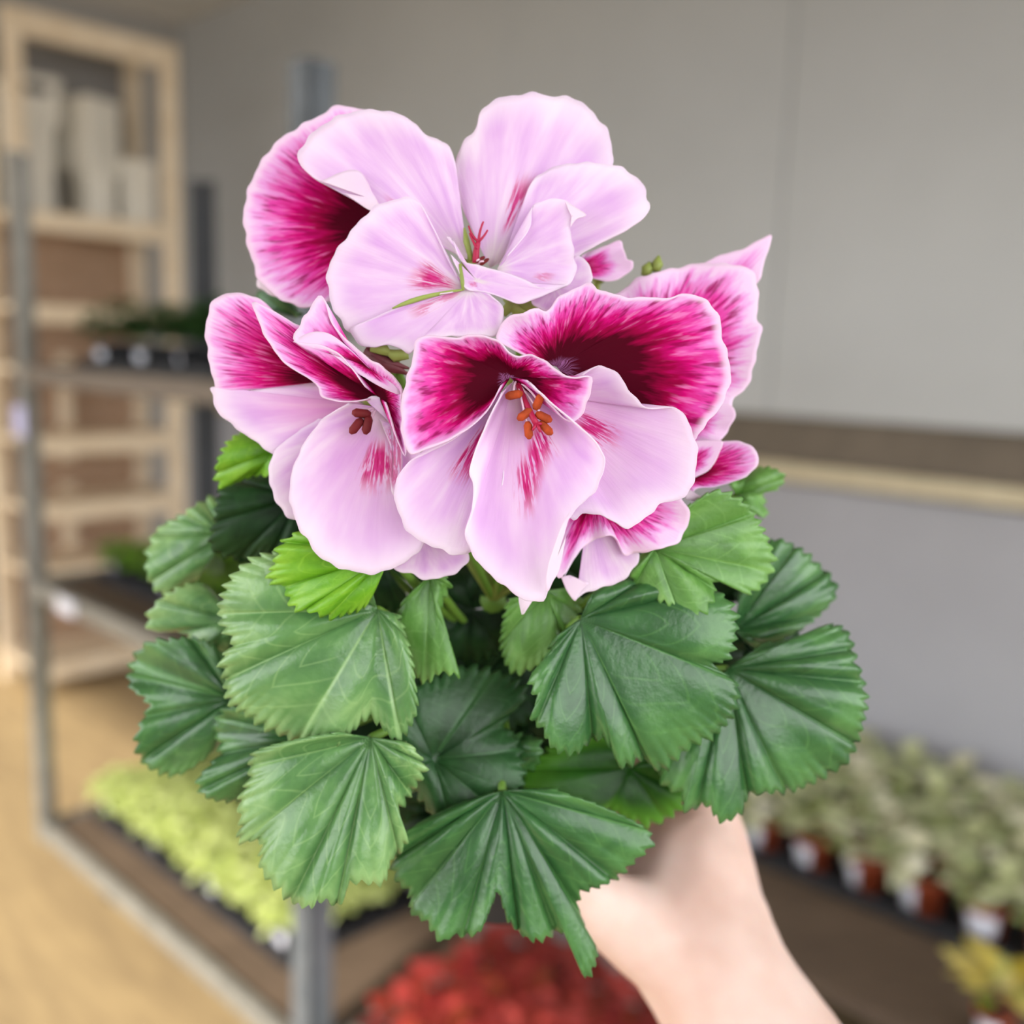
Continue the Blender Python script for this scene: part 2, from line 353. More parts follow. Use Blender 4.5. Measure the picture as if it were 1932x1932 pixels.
# yellow leaved plant at the right edge
MF_yl = foliage_mat('golden_leaves', ['#b8a42c', '#e0d070', '#f0e2a0', '#86a020'])
yp = make_plant('golden_leaf_plant', .04, .07, M_terra, leafcluster(16, .03, .08, .07, .10, .06, 63), MF_yl, True)
yp.location = AB(2.25, 1.06, .20); yp.rotation_euler = (0, 0, ROT); props(yp, 'golden yellow broad leaved plant at the bench edge', 'plant')

# ------------------------------------------------------------------ the pelargonium
def catmull(pts, closed, per=10):
    n = len(pts); out = []
    g = (lambda i: pts[i % n]) if closed else (lambda i: pts[max(0, min(n - 1, i))])
    for i in range(n if closed else n - 1):
        p0, p1, p2, p3 = g(i - 1), g(i), g(i + 1), g(i + 2)
        for j in range(per):
            t = j / per
            out.append(tuple(.5 * (2 * p1[c] + (p2[c] - p0[c]) * t + (2 * p0[c] - 5 * p1[c] + 4 * p2[c] - p3[c]) * t * t + (3 * p1[c] - p0[c] - 3 * p2[c] + p3[c]) * t ** 3) for c in (0, 1)))
    if not closed: out.append(tuple(pts[-1][:2]))
    return out
def resample(pts, n):
    cum = [0]
    for a, b in zip(pts, pts[1:]): cum.append(cum[-1] + math.hypot(b[0] - a[0], b[1] - a[1]))
    T = cum[-1]; out = []; k = 0
    for i in range(n):
        s = T * i / (n - 1)
        while k < len(cum) - 2 and cum[k + 1] < s: k += 1
        f = (s - cum[k]) / max(1e-9, cum[k + 1] - cum[k])
        out.append((pts[k][0] + (pts[k + 1][0] - pts[k][0]) * f, pts[k][1] + (pts[k + 1][1] - pts[k][1]) * f))
    return out, T
def smooths(a, b, x):
    t = max(0, min(1, (x - a) / (b - a))); return t * t * (3 - 2 * t)
def fan(name, base, outline, D0, mat, parent, gx=0, gy=0, cup=0, ruf=0, nr=3, ph=0, pleat=0, nv=7, tooth=0, period=22, closed=False, N=72, M=14, edge=1.5, thick=.00035, seed=0, bend=0):
    """a thin curved blade: rays run from its base to its outline; depth offsets in mm (tilt per 100 px)"""
    rnd = random.Random(seed + int(base[0]))
    sm = catmull(outline + ([outline[0]] if False else []), closed)
    if closed: sm.append(sm[0])
    P, T = resample(sm, N)
    ang = [math.atan2(y - base[1], x - base[0]) for x, y in P]; cum = [0]
    for a, b in zip(ang, ang[1:]):
        d = (b - a + math.pi) % (2 * math.pi) - math.pi; cum.append(cum[-1] + max(1e-4, abs(d)))
    tt = [c / cum[-1] for c in cum]
    Q = []
    w1 = rnd.uniform(0, 6); w2 = rnd.uniform(0, 6)
    for i, (x, y) in enumerate(P):
        dx, dy = x - base[0], y - base[1]; l = math.hypot(dx, dy) or 1
        arc = T * i / (N - 1); e = edge * (math.sin(arc / 9 + w1) + math.sin(arc / 5.3 + w2) * .7)
        if tooth:
            q = ((arc + 5 * math.sin(arc / 31 + w2)) / period) % 1.0; lob = 0.55 + .45 * math.sin(arc / period * 6.283 / 3.7 + w1)
            e += 1.35 * tooth * ((q / .65 if q < .65 else (1 - q) / .35) - .5) * (0.6 + .6 * lob)
        Q.append((x + dx / l * e, y + dy / l * e))
    def warp(t): return t + .22 / nv * math.sin(6.283 * t * 1.7 + w1) + .10 / nv * math.sin(6.283 * t * 4.3 + w2)
    def depth(x, y, s, t):
        d = gx * (x - base[0]) / 100 + gy * (y - base[1]) / 100 + cup * s * s + bend * s * (1 - s) * 4
        d += ruf * s ** 2.5 * math.sin(6.283 * nr * t + ph)
        if pleat:
            tw = warp(t)
            q = (tw * nv) % 1.0; ridge = math.sin(math.pi * q) ** .75      # main veins lie in sharp valleys
            q2 = (tw * nv * 2) % 1.0
            d += -pleat * (s ** .8) * (ridge - .5) * (.75 + .5 * math.sin(int(tw * nv) * 2.4 + w1)) + pleat * .16 * smooths(.45, 1, s) * (.5 - math.sin(math.pi * q2))
            d += pleat * .35 * s * math.sin(s * 5 + w2)
        return D0 + d / 1000
    V = [px(base[0], base[1], D0)]; UV = [(0.5, 0.0)]
    for j in range(1, M + 1):
        s = (j / M) ** .85; w = smooths(.78, 1, s)
        for i in range(N):
            ex, ey = P[i][0] + (Q[i][0] - P[i][0]) * w, P[i][1] + (Q[i][1] - P[i][1]) * w
            x = base[0] + (ex - base[0]) * s; y = base[1] + (ey - base[1]) * s
            V.append(px(x, y, depth(x, y, s, tt[i]))); UV.append((tt[i], s))
    fs = []
    for i in range(N - 1):
        fs.append((0, 1 + i, 2 + i))
        for j in range(M - 1):
            a = 1 + j * N + i; fs.append((a, a + N, a + N + 1, a + 1))
    # face the camera
    a, b, c = (V[q] for q in fs[len(fs) // 2][:3])
    if (b - a).cross(c - a).dot(CAM - a) < 0: fs = [tuple(reversed(q)) for q in fs]
    o = mesh(name, V, fs, mat, parent)
    ul = o.data.uv_layers.new(name='UVMap')
    for l in o.data.loops: ul.data[l.index].uv = UV[l.vertex_index]
    if pleat:
        u2 = o.data.uv_layers.new(name='Vein'); VU = [(0.0, 0.0)] + [(warp(tt[i]) * nv + 3, (j / M) ** .85) for j in range(1, M + 1) for i in range(N)]
        for l in o.data.loops: u2.data[l.index].uv = VU[l.vertex_index]
    m = o.modifiers.new('solid', 'SOLIDIFY'); m.thickness = thick; m.offset = 0
    return o

def petal_pale(u0=.5, uw=.12, s0=.3, s1=.55, amt=1.0, seed=0.0, tint=0.0, throat='#f4f1ea'):
    k = NT('pale_petal'); u, v = k.uv()
    st = k.noise(k.comb(k.math('MULTIPLY', u, 9.0), k.math('MULTIPLY', v, 1.6), seed), 1.0, 3.0)
    c = k.ramp(st, [(.3, '#e6b8ee'), (.5, '#f1cef5'), (.72, '#fae6fb')])
    c = k.mix(k.math('MULTIPLY', k.sstep(v, .78, 1.0), .7), c, '#fdf2fd')
    c = k.mix(k.math('MULTIPLY', k.math('SUBTRACT', 1.0, k.sstep(v, .05, .25)), .6), c, throat)
    if tint: c = k.mix(k.math('MULTIPLY', k.math('SUBTRACT', 1.0, k.sstep(v, .2, .9)), tint), c, '#e77ac4')
    if amt:
        lat = k.math('SUBTRACT', 1.0, k.math('DIVIDE', k.math('ABSOLUTE', k.math('SUBTRACT', u, u0)), uw), clamp=True)
        band = k.math('MULTIPLY', k.sstep(v, s0 - .08, s0 + .04), k.math('SUBTRACT', 1.0, k.sstep(v, s1 - .12, s1 + .06)))
        n = k.noise(k.comb(k.math('MULTIPLY', u, 55.0), k.math('MULTIPLY', v, 5.0), seed + 3), 1.0, 3.0, .65)
        f = k.math('MULTIPLY', k.math('MULTIPLY', k.sstep(lat, 0.0, .45), band), k.sstep(k.math('ADD', n, k.math('MULTIPLY', lat, .13)), .50, .60))
        c = k.mix(k.math('MULTIPLY', f, amt), c, k.mix(k.sstep(n, .5, .7), '#e03a94', '#c2055f'))
    fine = k.noise(k.comb(k.math('MULTIPLY', u, 70.0), k.math('MULTIPLY', v, 3.0), seed), 1.0, 2.0)
    k.bump(fine, .25, .0006)
    return k.fin(c, .55, 0, .2, .30)
def petal_dark(seed=0.0, off=0.0, soft=1.0, lateral=.35, pale_base=0.0, skew=0.0):
    k = NT('blotched_petal'); u, v = k.uv()
    n1 = k.noise(k.comb(k.math('MULTIPLY', u, 11.0), k.math('MULTIPLY', v, 1.1), seed), 1.0, 3.0, .6)
    n2 = k.noise(k.comb(k.math('MULTIPLY', u, 42.0), k.math('MULTIPLY', v, 3.2), seed + 5), 1.0, 3.0, .6)
    lat = k.math('POWER', k.math('ABSOLUTE', k.math('SUBTRACT', k.math('MULTIPLY', u, 2.0), 1.0)), 3.0)
    m = k.math('ADD', v, k.math('MULTIPLY', k.math('SUBTRACT', n1, .5), .30 * soft))
    m = k.math('ADD', m, k.math('MULTIPLY', k.math('SUBTRACT', n2, .5), .42 * soft))
    m = k.math('ADD', m, k.math('MULTIPLY', lat, lateral)); m = k.math('ADD', m, k.math('MULTIPLY', k.math('SUBTRACT', .5, u), skew)); m = k.math('ADD', m, off, clamp=True)
    c = k.ramp(m, [(0.0, '#4c0319'), (.33, '#4e0018'), (.46, '#98003f'), (.60, '#d20c78'), (.75, '#e84eb2'), (.89, '#efa6e6'), (1.0, '#f5d2f3')])
    n3 = k.noise(k.comb(k.math('MULTIPLY', u, 75.0), k.math('MULTIPLY', v, 4.5), seed + 9), 1.0, 2.0, .5)
    zone = k.math('MULTIPLY', k.sstep(m, .42, .60), k.math('SUBTRACT', 1.0, k.sstep(m, .78, .93)))
    c = k.mix(k.math('MULTIPLY', k.math('MULTIPLY', zone, k.sstep(n3, .50, .66)), .75), c, '#8a0342')
    c = k.mix(k.math('MULTIPLY', k.math('MULTIPLY', zone, k.math('SUBTRACT', 1.0, k.sstep(n3, .32, .46))), .45), c, '#f3a0dc')
    c = k.mix(k.sstep(v, .93, 1.0), c, '#f7d9f3')
    if pale_base:
        ln = k.noise(k.comb(k.math('MULTIPLY', u, 60.0), k.math('MULTIPLY', v, 2.0), seed), 1.0, 1.0)
        c = k.mix(k.math('MULTIPLY', k.math('MULTIPLY', k.math('SUBTRACT', 1.0, k.sstep(v, .05, .05 + pale_base)), k.sstep(ln, .45, .55)), .75), c, '#b878b4')
    k.bump(n2, .3, .0006)
    return k.fin(c, .65, 0, .06, .16)
M_under = NT('petal_underside'); k = M_under
M_under = k.fin(k.ramp(k.noise(k.obj(), 60, 3), [(.3, '#f3dcf2'), (.7, '#fbf0f8')]), .55, 0, .25, .3)

M_stem = flat('green_stem', '#6f9a3a', .5, 0, .12, 60)
M_sepal = flat('sepal_green', '#95a552', .5, 0, .15, 60)
M_sepal_m = flat('maroon_lined_sepal', '#7a3a42', .5, 0, .4, 120)
M_pistil = flat('crimson_pistil', '#b01646', .45, 0, .1, 80)
M_anther = flat('orange_anther', '#b5481a', .8, 0, .35, 300)
M_anther_d = flat('dark_red_anther', '#6d1018', .7, 0, .2, 200)
M_potk = flat('charcoal_pot', '#33343a', .5, 0, .08, 20)

HUB = px(930, 1130, .318)                          # top of the main stem
POTC = px(950, 1330, .392)                         # centre of the pot's rim
plant = props(empty('potted_pelargonium', POTC - Z * .072), 'pink and magenta pelargonium in full bloom held up in a hand', 'plant')
pot = MB().lathe([(.002, -.072), (.034, -.072), (.043, -.012), (.047, -.012), (.047, 0), (.0445, 0), (.0435, -.008), (.033, -.066), (.002, -.066)], 40, POTC).obj('pot', M_potk, plant, True)
MB().lathe([(.001, -.012), (.0435, -.013)], 28, POTC).obj('soil', M_soil, plant, True)
def bez(p0, p1, p2, n=8): return [p0 * (1 - t) ** 2 + p1 * 2 * t * (1 - t) + p2 * t * t for t in [i / (n - 1) for i in range(n)]]
MB().tube(bez(POTC - Z * .02, POTC + Z * .03, HUB, 10), [.006 - .0002 * i for i in range(10)], 10).obj('main_stem', M_stem, plant, True)

# leaves --------------------------------------------------------------------------------------
def leaf_mat(name, dark, mid, light, rough=.42, seed=0.0, nv=7, vein=None, spec=.6, rim=None):
    k = NT(name); u, v = k.uv()
    n = k.noise(k.comb(k.math('MULTIPLY', u, 6.0), k.math('MULTIPLY', v, 2.6), seed), 1.0, 4.0, .6)
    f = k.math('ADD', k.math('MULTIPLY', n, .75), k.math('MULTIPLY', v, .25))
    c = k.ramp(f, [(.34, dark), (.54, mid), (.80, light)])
    q = k.n.new('ShaderNodeUVMap'); q.uv_map = 'Vein'; qs = k.n.new('ShaderNodeSeparateXYZ'); k.t.links.new(q.outputs[0], qs.inputs[0])
    w = k.math('SUBTRACT', .5, k.math('ABSOLUTE', k.math('SUBTRACT', k.math('FRACT', qs.outputs[0]), .5)))
    sv = k.math('ABSOLUTE', k.math('SUBTRACT', k.math('FRACT', k.math('SUBTRACT', k.math('MULTIPLY', v, 5.0), k.math('MULTIPLY', w, 2.6))), .5))
    c = k.mix(k.math('MULTIPLY', k.math('MULTIPLY', k.math('SUBTRACT', 1.0, k.sstep(sv, .02, .09)), k.sstep(v, .25, .5)), .28), c, vein or light)
    c = k.mix(k.math('MULTIPLY', k.math('MULTIPLY', k.sstep(w, .02, .06), k.math('SUBTRACT', 1.0, k.sstep(w, .08, .24))), .35), c, dark)  # valley shade along the main veins painted into the leaf colour
    vn = k.math('MULTIPLY', k.math('SUBTRACT', 1.0, k.sstep(k.math('MULTIPLY', w, k.math('ADD', v, .25)), .010, .028)), .6)
    c = k.mix(vn, c, vein or light)
    if rim: c = k.mix(k.sstep(v, .55, 1.0), c, rim)
    fine = k.noise(k.obj(), 420, 3.0, .6)
    k.bump(fine, .30, .0007)
    return k.fin(c, rough, 0, spec, .08)
LM = {
 'dark': leaf_mat('leaf_dark_green', '#1d4020', '#2c562c', '#447242', .36, 1.0, spec=.4),
 'mid':  leaf_mat('leaf_green', '#27522a', '#3a6b38', '#629652', .28, 2.0),
 'pale': leaf_mat('leaf_silver_green', '#426e3e', '#629152', '#9cc27e', .27, 3.0),
 'lime': leaf_mat('leaf_young_green', '#4c8a0c', '#6aa918', '#93c83a', .45, 4.0),
 'fresh': leaf_mat('leaf_fresh_green', '#44752a', '#5f9440', '#86b766', .42, 5.0),
 'moss': leaf_mat('leaf_two_tone_green', '#143c06', '#20500e', '#356a1a', .45, 7.0, spec=.3, rim='#55902a'),
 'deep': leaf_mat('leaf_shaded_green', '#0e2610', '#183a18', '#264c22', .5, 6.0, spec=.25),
}
def leaf(base, outline, d, mat, gx=0, gy=0, cup=0, pleat=3.0, nv=7, tooth=13, period=21, closed=False, ruf=3.5, nr=2, bend=-3, petiole=True, label=None, seed=0):
    per = sum(math.hypot(b[0] - a[0], b[1] - a[1]) for a, b in zip(outline, outline[1:]))
    nv = max(3, round(nv * .78)); pleat *= .92
    N = int(max(60, min(260, per / period * 5)))
    o = fan('leaf', base, outline, d, LM[mat], plant, gx, gy, cup, ruf, nr, 0.6 + seed, pleat, nv, tooth, period, closed, N, 16, .6, .0006, seed, bend)
    if petiole:
        p0 = px(base[0], base[1], d + .0015); p2 = HUB + (POTC - HUB) * .35
        MB().tube(bez(p0, p0 * .5 + p2 * .5 + R3 @ Vector((0, -.01, -.012)), p2, 7), [.0013] * 7, 6).obj('petiole', M_stem, o, True)
    if label: o['label'] = label
    return o
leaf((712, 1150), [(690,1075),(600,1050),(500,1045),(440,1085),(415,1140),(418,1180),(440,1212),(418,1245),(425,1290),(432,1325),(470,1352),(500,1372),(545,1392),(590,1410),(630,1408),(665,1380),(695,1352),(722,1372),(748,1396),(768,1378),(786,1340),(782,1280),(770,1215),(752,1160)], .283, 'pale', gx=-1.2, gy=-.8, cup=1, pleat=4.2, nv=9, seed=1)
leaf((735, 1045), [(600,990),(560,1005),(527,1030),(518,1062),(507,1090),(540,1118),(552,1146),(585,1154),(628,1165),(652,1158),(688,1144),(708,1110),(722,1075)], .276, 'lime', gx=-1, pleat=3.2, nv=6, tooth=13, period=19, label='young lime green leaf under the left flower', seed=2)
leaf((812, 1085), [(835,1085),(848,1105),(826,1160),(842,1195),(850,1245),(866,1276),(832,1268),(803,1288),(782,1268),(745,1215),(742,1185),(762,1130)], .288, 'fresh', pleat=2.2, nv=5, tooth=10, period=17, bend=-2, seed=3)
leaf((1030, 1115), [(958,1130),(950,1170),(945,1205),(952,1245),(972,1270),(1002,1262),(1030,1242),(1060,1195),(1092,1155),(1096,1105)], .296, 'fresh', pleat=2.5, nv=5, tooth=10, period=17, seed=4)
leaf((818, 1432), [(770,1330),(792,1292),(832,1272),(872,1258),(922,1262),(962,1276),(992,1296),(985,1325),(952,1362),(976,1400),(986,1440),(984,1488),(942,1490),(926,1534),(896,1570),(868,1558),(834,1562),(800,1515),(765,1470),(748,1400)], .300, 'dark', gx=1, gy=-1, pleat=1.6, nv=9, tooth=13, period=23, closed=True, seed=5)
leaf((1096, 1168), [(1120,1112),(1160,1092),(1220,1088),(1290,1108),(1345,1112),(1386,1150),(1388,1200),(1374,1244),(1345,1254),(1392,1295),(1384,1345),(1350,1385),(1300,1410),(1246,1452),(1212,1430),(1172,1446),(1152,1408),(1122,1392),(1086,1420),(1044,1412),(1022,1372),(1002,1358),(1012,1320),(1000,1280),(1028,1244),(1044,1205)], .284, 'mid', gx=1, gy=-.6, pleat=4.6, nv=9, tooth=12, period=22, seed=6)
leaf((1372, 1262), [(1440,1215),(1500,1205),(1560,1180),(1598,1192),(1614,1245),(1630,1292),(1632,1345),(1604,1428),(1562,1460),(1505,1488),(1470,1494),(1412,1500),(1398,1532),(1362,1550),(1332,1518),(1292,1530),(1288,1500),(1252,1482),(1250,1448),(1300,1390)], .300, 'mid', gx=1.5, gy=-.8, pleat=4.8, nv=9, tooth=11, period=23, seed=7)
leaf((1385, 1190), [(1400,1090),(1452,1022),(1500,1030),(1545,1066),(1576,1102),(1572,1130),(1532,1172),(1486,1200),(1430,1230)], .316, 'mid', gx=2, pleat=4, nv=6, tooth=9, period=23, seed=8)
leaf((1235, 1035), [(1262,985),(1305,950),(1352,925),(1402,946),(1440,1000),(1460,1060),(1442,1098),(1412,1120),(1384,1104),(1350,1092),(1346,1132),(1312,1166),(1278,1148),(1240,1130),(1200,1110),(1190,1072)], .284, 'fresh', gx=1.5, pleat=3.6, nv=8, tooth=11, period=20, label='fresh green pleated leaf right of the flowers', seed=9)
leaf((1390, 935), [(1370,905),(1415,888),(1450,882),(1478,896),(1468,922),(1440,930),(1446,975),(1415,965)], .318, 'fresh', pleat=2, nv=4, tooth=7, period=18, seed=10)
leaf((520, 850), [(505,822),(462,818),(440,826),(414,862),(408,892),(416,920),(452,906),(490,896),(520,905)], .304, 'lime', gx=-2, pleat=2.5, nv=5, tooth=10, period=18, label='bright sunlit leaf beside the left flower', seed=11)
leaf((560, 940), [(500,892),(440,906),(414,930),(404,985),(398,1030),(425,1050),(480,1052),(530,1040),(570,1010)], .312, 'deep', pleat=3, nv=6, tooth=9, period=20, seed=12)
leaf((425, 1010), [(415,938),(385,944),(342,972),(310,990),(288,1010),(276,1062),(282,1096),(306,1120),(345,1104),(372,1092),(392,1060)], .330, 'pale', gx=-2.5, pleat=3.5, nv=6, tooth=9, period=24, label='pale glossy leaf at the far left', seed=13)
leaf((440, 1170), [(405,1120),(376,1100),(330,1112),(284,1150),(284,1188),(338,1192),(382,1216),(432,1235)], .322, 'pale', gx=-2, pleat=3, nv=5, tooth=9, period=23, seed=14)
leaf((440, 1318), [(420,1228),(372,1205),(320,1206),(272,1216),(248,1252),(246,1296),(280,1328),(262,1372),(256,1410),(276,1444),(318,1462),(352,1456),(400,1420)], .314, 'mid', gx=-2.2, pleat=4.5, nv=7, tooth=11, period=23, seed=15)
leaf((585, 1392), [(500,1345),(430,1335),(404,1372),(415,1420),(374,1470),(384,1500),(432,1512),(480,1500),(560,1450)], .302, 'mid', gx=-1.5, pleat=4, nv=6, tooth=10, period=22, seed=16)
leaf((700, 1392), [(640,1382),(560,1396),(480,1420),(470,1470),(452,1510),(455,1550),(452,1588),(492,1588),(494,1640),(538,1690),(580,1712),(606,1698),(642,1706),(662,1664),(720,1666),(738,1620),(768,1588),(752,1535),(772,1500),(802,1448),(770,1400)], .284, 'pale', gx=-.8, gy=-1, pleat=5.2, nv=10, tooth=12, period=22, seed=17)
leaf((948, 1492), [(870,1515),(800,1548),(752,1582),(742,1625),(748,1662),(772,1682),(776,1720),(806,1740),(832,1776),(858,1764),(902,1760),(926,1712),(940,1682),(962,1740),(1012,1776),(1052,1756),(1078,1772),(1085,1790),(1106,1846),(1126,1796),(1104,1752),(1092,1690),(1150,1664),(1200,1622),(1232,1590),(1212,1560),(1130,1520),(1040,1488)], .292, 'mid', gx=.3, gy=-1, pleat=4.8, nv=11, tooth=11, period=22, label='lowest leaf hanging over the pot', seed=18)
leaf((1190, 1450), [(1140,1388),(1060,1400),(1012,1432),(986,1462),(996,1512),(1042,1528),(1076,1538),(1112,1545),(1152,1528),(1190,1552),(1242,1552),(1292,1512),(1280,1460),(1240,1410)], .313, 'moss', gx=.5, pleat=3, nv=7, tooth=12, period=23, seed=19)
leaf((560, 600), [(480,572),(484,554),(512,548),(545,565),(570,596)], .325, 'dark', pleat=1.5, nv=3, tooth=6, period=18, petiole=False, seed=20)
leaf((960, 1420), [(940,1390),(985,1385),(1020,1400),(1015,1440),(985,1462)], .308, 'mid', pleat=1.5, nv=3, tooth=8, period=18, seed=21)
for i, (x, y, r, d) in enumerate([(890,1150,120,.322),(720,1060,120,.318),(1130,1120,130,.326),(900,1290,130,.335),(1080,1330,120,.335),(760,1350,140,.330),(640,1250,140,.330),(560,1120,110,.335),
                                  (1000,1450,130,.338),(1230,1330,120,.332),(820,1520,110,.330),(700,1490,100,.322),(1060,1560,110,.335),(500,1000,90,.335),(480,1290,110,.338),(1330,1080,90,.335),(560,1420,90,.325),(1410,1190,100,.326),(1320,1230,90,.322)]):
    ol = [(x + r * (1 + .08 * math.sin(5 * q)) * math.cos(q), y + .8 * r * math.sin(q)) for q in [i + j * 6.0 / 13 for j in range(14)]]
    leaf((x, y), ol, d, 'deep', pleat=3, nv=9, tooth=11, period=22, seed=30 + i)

# flowers --------------------------------------------------------------------------------------
def flower(cx, cy, d, label):
    c = px(cx, cy, d + .004); back = px(cx, cy, d + .022)
    m = MB().tube([c, c * .6 + back * .4, back], [.0016, .0026, .0022], 10)
    m.tube(bez(back, back + R3 @ Vector((0, -.004, -.014)), HUB, 8), [.0013] * 8, 8)
    o = m.obj('flower', M_sepal, plant, True); o['label'] = label; return o
P_ = {}
# D: the open flower in the centre
fd = flower(968, 712, .262, 'central flower with two maroon upper petals and three pale lower petals')
def petal(fl_, base, ol, d, mat, **kw):
    kw.setdefault('N', 96); kw.setdefault('M', 18); return fan('petal', base, ol, d, mat, fl_, **kw)
petal(fd, (1050, 692), [(985,668),(938,640),(945,612),(962,598),(1012,582),(1030,588),(1058,558),(1110,535),(1132,546),(1180,560),(1240,561),(1268,562),(1292,553),(1332,566),(1356,596),(1364,640),(1378,690),(1375,732),(1356,772),(1322,812),(1300,835),(1200,820),(1120,770)], .2680, petal_dark(2.0, -.05, 1.25, .05, .10, .40), cup=-4, ruf=1.6, nr=3, ph=1, gy=-1.0, N=130, seed=41)
petal(fd, (1010, 742), [(1062,745),(1085,722),(1110,700),(1136,690),(1166,706),(1190,740),(1222,770),(1276,770),(1300,800),(1316,850),(1310,902),(1300,930),(1284,941),(1250,950),(1228,968),(1190,996),(1160,986),(1130,970),(1100,971),(1075,976),(1040,900)], .2630, petal_pale(.64, .09, .30, .52, 1, 3.0, .28), cup=-5, ruf=1.2, nr=2, gy=.4, N=120, seed=42)
petal(fd, (955, 738), [(930,745),(900,790),(850,832),(790,862),(768,876),(745,915),(750,962),(776,1010),(830,1036),(852,1046),(892,1040),(930,1000),(950,900)], .2620, petal_pale(.69, .10, .28, .58, 1, 5.0), cup=-4, ruf=1.0, nr=2, seed=43)
petal(fd, (972, 716), [(948,740),(918,800),(888,880),(894,922),(890,970),(878,1010),(905,1064),(960,1112),(990,1131),(1020,1136),(1032,1118),(1048,1062),(1076,974),(1118,932),(1140,882),(1130,842),(1090,802),(1040,760),(1000,722)], .2590, petal_pale(.50, .16, .38, .60, 1, 7.0, .16), cup=-9, ruf=1.0, nr=2, gy=.2, bend=1.5, N=120, seed=44)
petal(fd, (1052, 1050), [(1078,962),(1062,985),(1040,1045),(1030,1085),(1032,1118),(1044,1096),(1056,1072),(1068,1010)], .2478, M_under, edge=.5, N=40, M=6, seed=45)
petal(fd, (962, 712), [(945,728),(915,780),(862,822),(792,852),(768,852),(757,800),(760,742),(775,690),(784,648),(800,633),(850,637),(905,632),(940,644),(972,672),(1010,670),(1050,698),(1080,713),(1116,711),(1112,742),(1102,775),(1076,796),(1045,770),(1020,742),(995,718)], .2575, petal_dark(4.0, -.08, 1.0, .10, .08), cup=-6, ruf=1.8, nr=3, ph=2.2, N=130, seed=46)
def stamens(fl_, root, tips, d, dtip, mf, ma, rf=.0005, ra=.0011, la=.0045):
    r0 = px(root[0], root[1], d)
    for i, (x, y, dx, dy) in enumerate(tips):
        p = px(x, y, dtip); mid = (r0 + p) / 2 + R3 @ Vector((0.0006 * (i % 3 - 1), .0005, .002))
        s = MB().tube(bez(r0, mid, p, 7), [rf] * 7, 6).obj('stamen', mf, fl_, True)
        if ma:
            q = R3 @ Vector((dx, -dy, .15)).normalized()
            MB().tube([p - q * la * .5, p - q * la * .3, p + q * la * .3, p + q * la * .5], [ra * .5, ra, ra, ra * .4], 8).obj('anther', ma, s, True)
M_fil = flat('pale_filament', '#e9c9dd', .5, 0, .05)
stamens(fd, (975, 718), [(970,745,1,-.2),(990,782,-.8,.6),(1016,758,.4,-.9),(1026,787,.8,.4),(997,812,.1,1),(1030,808,.7,.7)], .2585, .2535, M_fil, M_anther, .00028)
pst = MB().tube(bez(px(978, 725, .2575), px(990, 760, .2545), px(1012, 800, .2525)), [.0008] * 8, 8)
for x, y in ((1005,812),(1020,815),(1022,800)): pst.tube([px(1012, 798, .2526), px(x, y, .252)], [.0006, .0003], 6)
pst.obj('pistil', M_pistil, fd, True)
th = MB().tube([px(972, 712, .2600), px(976, 740, .2580), px(985, 790, .2565)], [.0022, .0016, .0003], 8)

# C: the flower on the left
fc = flower(700, 752, .272, 'left flower with folded magenta upper petals')
petal(fc, (640, 715), [(560,640),(500,572),(470,557),(436,553),(408,562),(393,590),(388,630),(395,682),(408,731),(440,736),(500,731),(558,712),(600,720)], .2745, petal_dark(11.0, -.02, 1.1, .06), cup=1, gx=-.6, ruf=.8, seed=51)
petal(fc, (690, 765), [(560,704),(470,738),(404,730),(400,746),(412,778),(450,811),(500,846),(518,860),(560,880),(640,840)], .2765, petal_pale(.5, .1, .3, .5, 0, 12., .55), cup=1, seed=52)
petal(fc, (690, 790), [(600,790),(540,830),(512,862),(508,900),(512,925),(532,962),(552,980),(620,960),(680,880)], .2755, petal_pale(.5, .1, .3, .5, 0, 13.), cup=0, seed=53)
petal(fc, (800, 1010), [(760,1000),(742,1068),(778,1084),(810,1094),(846,1086),(876,1070),(884,1046),(860,1000)], .2740, petal_pale(.5, .1, .3, .5, 0, 14.), seed=54)
petal(fc, (722, 770), [(660,760),(610,790),(572,840),(549,898),(548,950),(566,1000),(582,1022),(602,1050),(640,1071),(700,1083),(745,1070),(790,1040),(812,980),(800,880),(770,800)], .2700, petal_pale(.60, .12, .24, .50, 1, 15., .16), cup=-4, ruf=.8, nr=2, N=120, seed=55)
petal(fc, (712, 752), [(668,690),(630,650),(560,612),(482,570),(486,602),(508,648),(540,688),(576,710),(596,726),(606,746),(636,757),(672,757),(695,752)], .2680, petal_dark(16.0, -.03, .9, .05), cup=-2, gx=.6, ruf=1.0, nr=2, seed=56)
petal(fc, (716, 750), [(690,730),(640,668),(592,648),(554,643),(570,602),(580,592),(598,558),(612,566),(628,612),(680,664),(738,705),(757,735),(762,790),(767,862),(752,835),(738,790),(728,760)], .2655, petal_dark(17.0, .02, .9, .05), cup=-3, ruf=.8, nr=2, seed=57)
petal(fc, (690, 690), [(553,645),(585,627),(622,630),(662,660),(700,697),(745,727),(752,745),(700,720),(655,690),(610,655)], .2635, petal_dark(18.0, .26, .6, .0), edge=.5, N=60, M=8, seed=58)
petal(fc, (738, 800), [(690,755),(700,748),(722,748),(738,752),(752,800),(760,870),(754,930),(738,925),(742,860),(715,790)], .2668, petal_pale(.5, .35, .25, .9, .7, 19.), edge=.5, N=60, M=8, seed=59)
stamens(fc, (712, 770), [(682,780,-1,-.1),(672,804,-.6,.8),(693,802,-.2,1)], .2690, .2640, M_fil, M_anther_d, .0003, .0012, .005)

